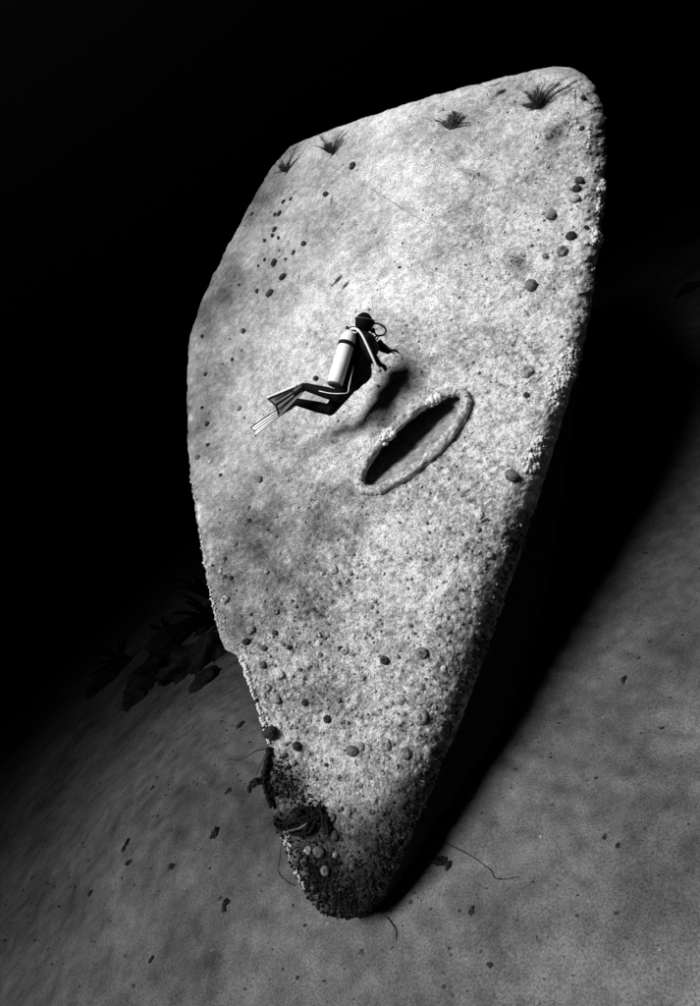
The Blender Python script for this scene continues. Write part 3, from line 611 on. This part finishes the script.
vp = tb0+tax*(TL+.03); va = nrmz(np.cross(tax, Z)); vl = MB(); vl.lathe(vp-tax*.03, tax, [(0, 0), (.024, 0), (.026, .05), (.02, .065), (0, .07)], 14); vl.lathe(vp-va*.075+tax*.01, va, [(0, 0), (.022, .002), (.024, .03), (.014, .034), (.014, .11), (.026, .115), (.026, .15), (0, .155)], 14)
vl.lathe(vp+tax*.02-Z*.02, -Z*.6+R*.6+tax*.2, [(0, 0), (.028, 0), (.032, .02), (.03, .06), (.02, .075), (0, .08)], 14)
sub_link('valve', vl.mesh('valve'), M['rubber'], tank, person)
# hoses
ho = MB(); ho.tube(spline([vp+Z*.02, dv(353.5, 328.5, .32), dv(358, 330, .36), dv(362, 335, .37), dv(367, 345, .38), dv(372, 356, .38), dv(376.5, 366, .36)], 8), .0155, 9)
link('inflator_hose', ho.mesh('inflator_hose'), M['white'], person)
ho = MB(); ho.tube(spline([vp, dv(358, 327, .12), dv(366, 322.5, .10), dv(371.5, 323.5, .06), dv(378, 323.6, .05), dv(384, 327, .03), dv(386, 331, .0), dv(383, 335, -.02), dv(377, 335.3, -.02), rgp+look*.02], 8), .0135, 8)
link('breathing_hose', ho.mesh('breathing_hose'), M['rubber'], person)
gg = MB(); gd = nrmz(R*.5-U*.8+Z*.2); gp0 = dv(376.5, 366, .36); gg.lathe(gp0, gd, [(0, 0), (.018, .0), (.024, .02), (.03, .05), (.03, .08), (.02, .1), (0, .1)], 14); link('pressure_gauge', gg.mesh('pressure_gauge'), M['metal'], person)
# seam stripe of the suit along flank and thigh
wt = MB(); wt.tube(spline([dv(353.5, 366, .26), dv(351.5, 375, .30), dv(349, 386, .40), dv(347.5, 392.5, .46), dv(340, 393.6, .47), dv(330, 393.2, .40), dv(319, 391, .32)], 8), .0055, 6); link('seam_stripe', wt.mesh('seam_stripe'), M['white'], person)
# fins
def fin(p0, p1, wdir, w0, w1, blade_m, rail_m, lab):
    l = nrmz(p1-p0); wd = nrmz(wdir-(wdir@l)*l); nn = np.cross(l, wd); sgn = 1.0 if nn@Z > 0 else -1.0; Lb = np.linalg.norm(p1-p0); fr = empty('fin', p0); fr.parent = person; fr.matrix_parent_inverse = Matrix.Translation(person.location).inverted(); fr['label'] = lab
    pk = MB(); pk.lathe(p0-l*.02, l, [(.0, -.01), (.044, 0), (.052, .06), (.048, .14), (.036, .2), (.0, .21)], 16); sub_link('foot_pocket', pk.mesh('foot_pocket'), M['rubber'], fr, person)
    V = []; N_ = 14
    for sg in (1, -1):
        for i in range(N_):
            u = i/(N_-1)
            for j in range(9):
                v_ = j/8*2-1; ww = (w0*(1-u)+w1*u)/2; ex = .03*(1-v_*v_)*u if u > .99 else 0
                V.append(p0+l*(.12+(Lb-.12)*u-(.04*(1-abs(v_)) if u == 1 else 0))+wd*v_*ww+nn*(.05*u*u-.03*u+sg*.006*(1-.4*u)))
    b = N_*9; fs = []
    for i in range(N_-1):
        for j in range(8):
            a = i*9+j; fs += [[a, a+1, a+10, a+9], [b+a, b+a+9, b+a+10, b+a+1]]
        for j in (0, 8): a = i*9+j; fs.append([a, a+9, b+a+9, b+a] if j == 0 else [a, b+a, b+a+9, a+9])
    for j in range(8): fs += [[j, b+j, b+j+1, j+1], [(N_-1)*9+j, (N_-1)*9+j+1, b+(N_-1)*9+j+1, b+(N_-1)*9+j]]
    fin_m = MB(); fin_m.add(V, fs); sub_link('blade', fin_m.mesh('blade'), M[blade_m], fr, person)
    k_ = .5 if blade_m == 'white' else .75
    for v_, mm, rr in ((-1, rail_m[0], .017 if rail_m[0] == 'white' else .006), (1, rail_m[1], .012 if rail_m[1] != 'rubber' else .006), (-.55, 'rubber', .009*k_), (-.1, 'rubber', .010*k_), (.4, 'rubber', .011*k_)):
        rl = MB(); rl.tube([p0+l*(.06+(Lb-.06-(.0 if abs(v_) == 1 else .12*abs(v_)))*u)+wd*v_*((w0*(1-u)+w1*u)/2)*(1 if abs(v_) == 1 else 1)+nn*sgn*(.012)+nn*(.05*u*u-.03*u) for u in np.linspace(0, 1, 9)], rr, 6)
        sub_link('rail' if abs(v_) == 1 else 'rib', rl.mesh('rail'), M[mm], fr, person)
    for a_ in (1,):
        tp = MB(); tp.tube([p1-l*(.04*(1-abs(v_)))+wd*v_*w1/2+nn*.026 for v_ in np.linspace(-1, 1, 9)], .010, 6); sub_link('tip_edge', tp.mesh('tip_edge'), M['rubber'], fr, person)
fin(dv(304, 386, .17), dv(273.5, 407.5, .12), (R*.25-U*.97), .11, .30, 'finblade', ('white', 'finblade'), 'dark grey ribbed fin with a white side rail')
fin(dv(292, 404.5, -.12), dv(252.5, 431.5, -.16), np.cross(dv(252.5, 431.5)-dv(292, 404.5), nrmz(SUN+Z*1.1)), .10, .16, 'white', ('rubber', 'rubber'), 'white fin seen nearly edge on')

# ---------------------------------------------------------------- reef and litter on the sand
def rock_mesh(name, seed, tone_v, flat=.6):
    bm = bmesh.new(); bmesh.ops.create_icosphere(bm, subdivisions=4, radius=1); V = np.array([v.co[:] for v in bm.verts]); fs = [[v.index for v in f.verts] for f in bm.faces]; bm.free()
    n = fbm(V[:, 0]*1.1+seed+V[:, 2]*.8, V[:, 1]*1.1-V[:, 2]*.6, 1.0, 5, seed, .62); W = V*(1+.38*n)[:, None]*np.array([1, 1, flat])
    return raw_mesh(name, W, fs, np.clip(tone_v*(1+.7*n), .01, .6))
rocks = [rock_mesh('coral_head', 300+i, .05) for i in range(4)]
def coral_head(px, py, wpx, hpx, label, group, i):
    p = ground_at(px, py); dep = (p-C)@F; sc = wpx*dep/FPX/2
    o = link('coral_head', rocks[i % 4], M['darkreef']); o.matrix_world = Matrix.Translation(vec(p)) @ Matrix.Rotation(i*1.3, 4, 'Z') @ Matrix.Diagonal((sc, sc*.9, sc*hpx, 1)); return tag(o, label, 'coral', group)
gk = 'coral heads beyond the wreck'
for i, (px, py, wp, hp_) in enumerate([(112, 676, 46, .8), (148, 680, 60, .8), (186, 668, 64, .9), (216, 654, 60, 1.0), (138, 698, 36, .7), (206, 682, 34, 1.0), (170, 646, 60, .9), (214, 620, 50, 1.0)]):
    coral_head(px, py, wp, hp_, 'dark coral head in the reef clump behind the broken edge', gk, i)
for i, (px, py, wp, hp_) in enumerate([(640, 262, 14, .8), (622, 228, 8, .8), (612, 250, 5, .8), (668, 350, 10, .6), (690, 290, 26, .7), (690, 240, 20, .7), (660, 200, 24, .7)]):
    coral_head(px, py, wp, hp_, 'dark coral head on the dim sand past the stem', 'coral heads past the stem', i+3)
def rods(name, px, py, n, lpx, a0, a1, label, group=None):
    p = ground_at(px, py); dep = (p-C)@F; mb = MB(); p = p+np.array([0, 0, .2])
    for i in range(n):
        a = math.radians(a0+(a1-a0)*i/(n-1)+random.gauss(0, 2)); d = R*math.cos(a)+U*math.sin(a)+F*random.gauss(0, .15); L = lpx*dep/FPX*(.8+.4*random.random())
        mb.tube([p+d*L*u+np.array([0, 0, .12])*L*u*u+(R*.25*math.sin(i*2.1)-U*.3)*L*u*u*u for u in np.linspace(0, 1, 8)], [.05, .06, .06, .06, .06, .055, .05, .02], 7, .012)
    return tag(link(name, mb.mesh(name), M['darkreef']), label, 'soft coral', group)
rods('sea_rod', 216, 604, 5, 40, 118, 150, 'dark sea rod fanning its upper fingers beside the plate edge')
rods('sea_rod', 220, 628, 7, 44, 128, 185, 'bushy dark sea rod on the reef clump beside the plate edge')
rods('sea_rod', 172, 640, 4, 22, 95, 150, 'short dark sea rod on the middle of the reef clump')
rods('sea_rod', 125, 665, 6, 26, 80, 200, 'low dark sea rod at the outer end of the reef clump')

bits = [rock_mesh('sand_debris', 320+i, .06, .7) for i in range(3)]
for i, (px, py, rp) in enumerate([(240, 726, 4), (229, 792, 4), (215, 833, 5), (128, 842, 3.5), (124, 849, 3), (129, 863, 3.6), (172, 867, 4), (226, 903, 4), (224, 910, 3), (152, 959, 3), (153, 788, 2.6), (91, 893, 3), (472, 912, 4), (557, 885, 2), (391, 911, 2.4), (637, 744, 2), (596, 779, 2.4), (642, 802, 3),
                                  (605, 838, 3), (618, 846, 2.6), (625, 680, 4), (450, 949, 2.4), (490, 965, 3), (577, 916, 2), (538, 940, 3), (437, 930, 2), (662, 728, 2.2), (440, 862, 6), (433, 856, 4), (448, 866, 4), (420, 858, 3)]):
    p = ground_at(px, py); sc = rp*((p-C)@F)/FPX
    o = link('sand_debris', bits[i % 3], M['darkreef']); o.matrix_world = Matrix.Translation(vec(p)) @ Matrix.Rotation(random.random()*6, 4, 'Z') @ Matrix.Diagonal((sc*1.2, sc*.8, sc, 1))
    tag(o, 'small dark scrap of debris lying on the open sand', 'debris', 'scraps on the sand')
# fine grit
BV = []; BQ = []; BT = []
for _ in range(5200):
    x = rng.uniform(-13, 9); y = rng.uniform(2.2, 16); z = float(ground_z(x, y)); q = .008+.022*rng.random()**3; n0 = len(BV); tv = .06+.14*rng.random() if rng.random() < .93 else .38
    for kx in range(5): a = kx*1.2566+rng.random()*.5; BV.append((x+q*1.3*math.cos(a), y+q*math.sin(a), z-.004)); BT.append(tv)
    BV.append((x, y, z+q*.7+.006)); BT.append(tv)
    for kx in range(5): BQ.append((n0+kx, n0+(kx+1) % 5, n0+5))
o = link('sand_grit', raw_mesh('sand_grit', BV, BQ, BT), M['darkreef']); o['kind'] = 'stuff'; o['label'] = 'fine shell grit strewn over the sand'; o['category'] = 'grit'

# ---------------------------------------------------------------- water: one box of even, light-swallowing sea
bpy.context.view_layer.update()
bm = bmesh.new(); bmesh.ops.create_cube(bm, size=1)
x0, x1, y0, y1, z0, z1 = -230, 270, -45, 310, float(GZ.min())-1, 12.5
for v_ in bm.verts: v_.co = ((x0+x1)/2+v_.co.x*(x1-x0), (y0+y1)/2+v_.co.y*(y1-y0), (z0+z1)/2+v_.co.z*(z1-z0))
hm = bpy.data.meshes.new('haze'); bm.to_mesh(hm); bm.free()
m = bpy.data.materials.new('sea_water'); m.use_nodes = True; n = m.node_tree; n.nodes.clear()
pv = n.nodes.new('ShaderNodeVolumePrincipled'); pv.inputs['Density'].default_value = WATER_DENSITY; pv.inputs['Color'].default_value = (0, 0, 0, 1); pv.inputs['Absorption Color'].default_value = (0, 0, 0, 1)
oo = n.nodes.new('ShaderNodeOutputMaterial'); n.links.new(pv.outputs[0], oo.inputs['Volume'])
hz = link('haze', hm, m); hz['kind'] = 'stuff'; hz['label'] = 'dark sea water swallowing light with distance'; hz['category'] = 'water'; hz.display_type = 'WIRE'
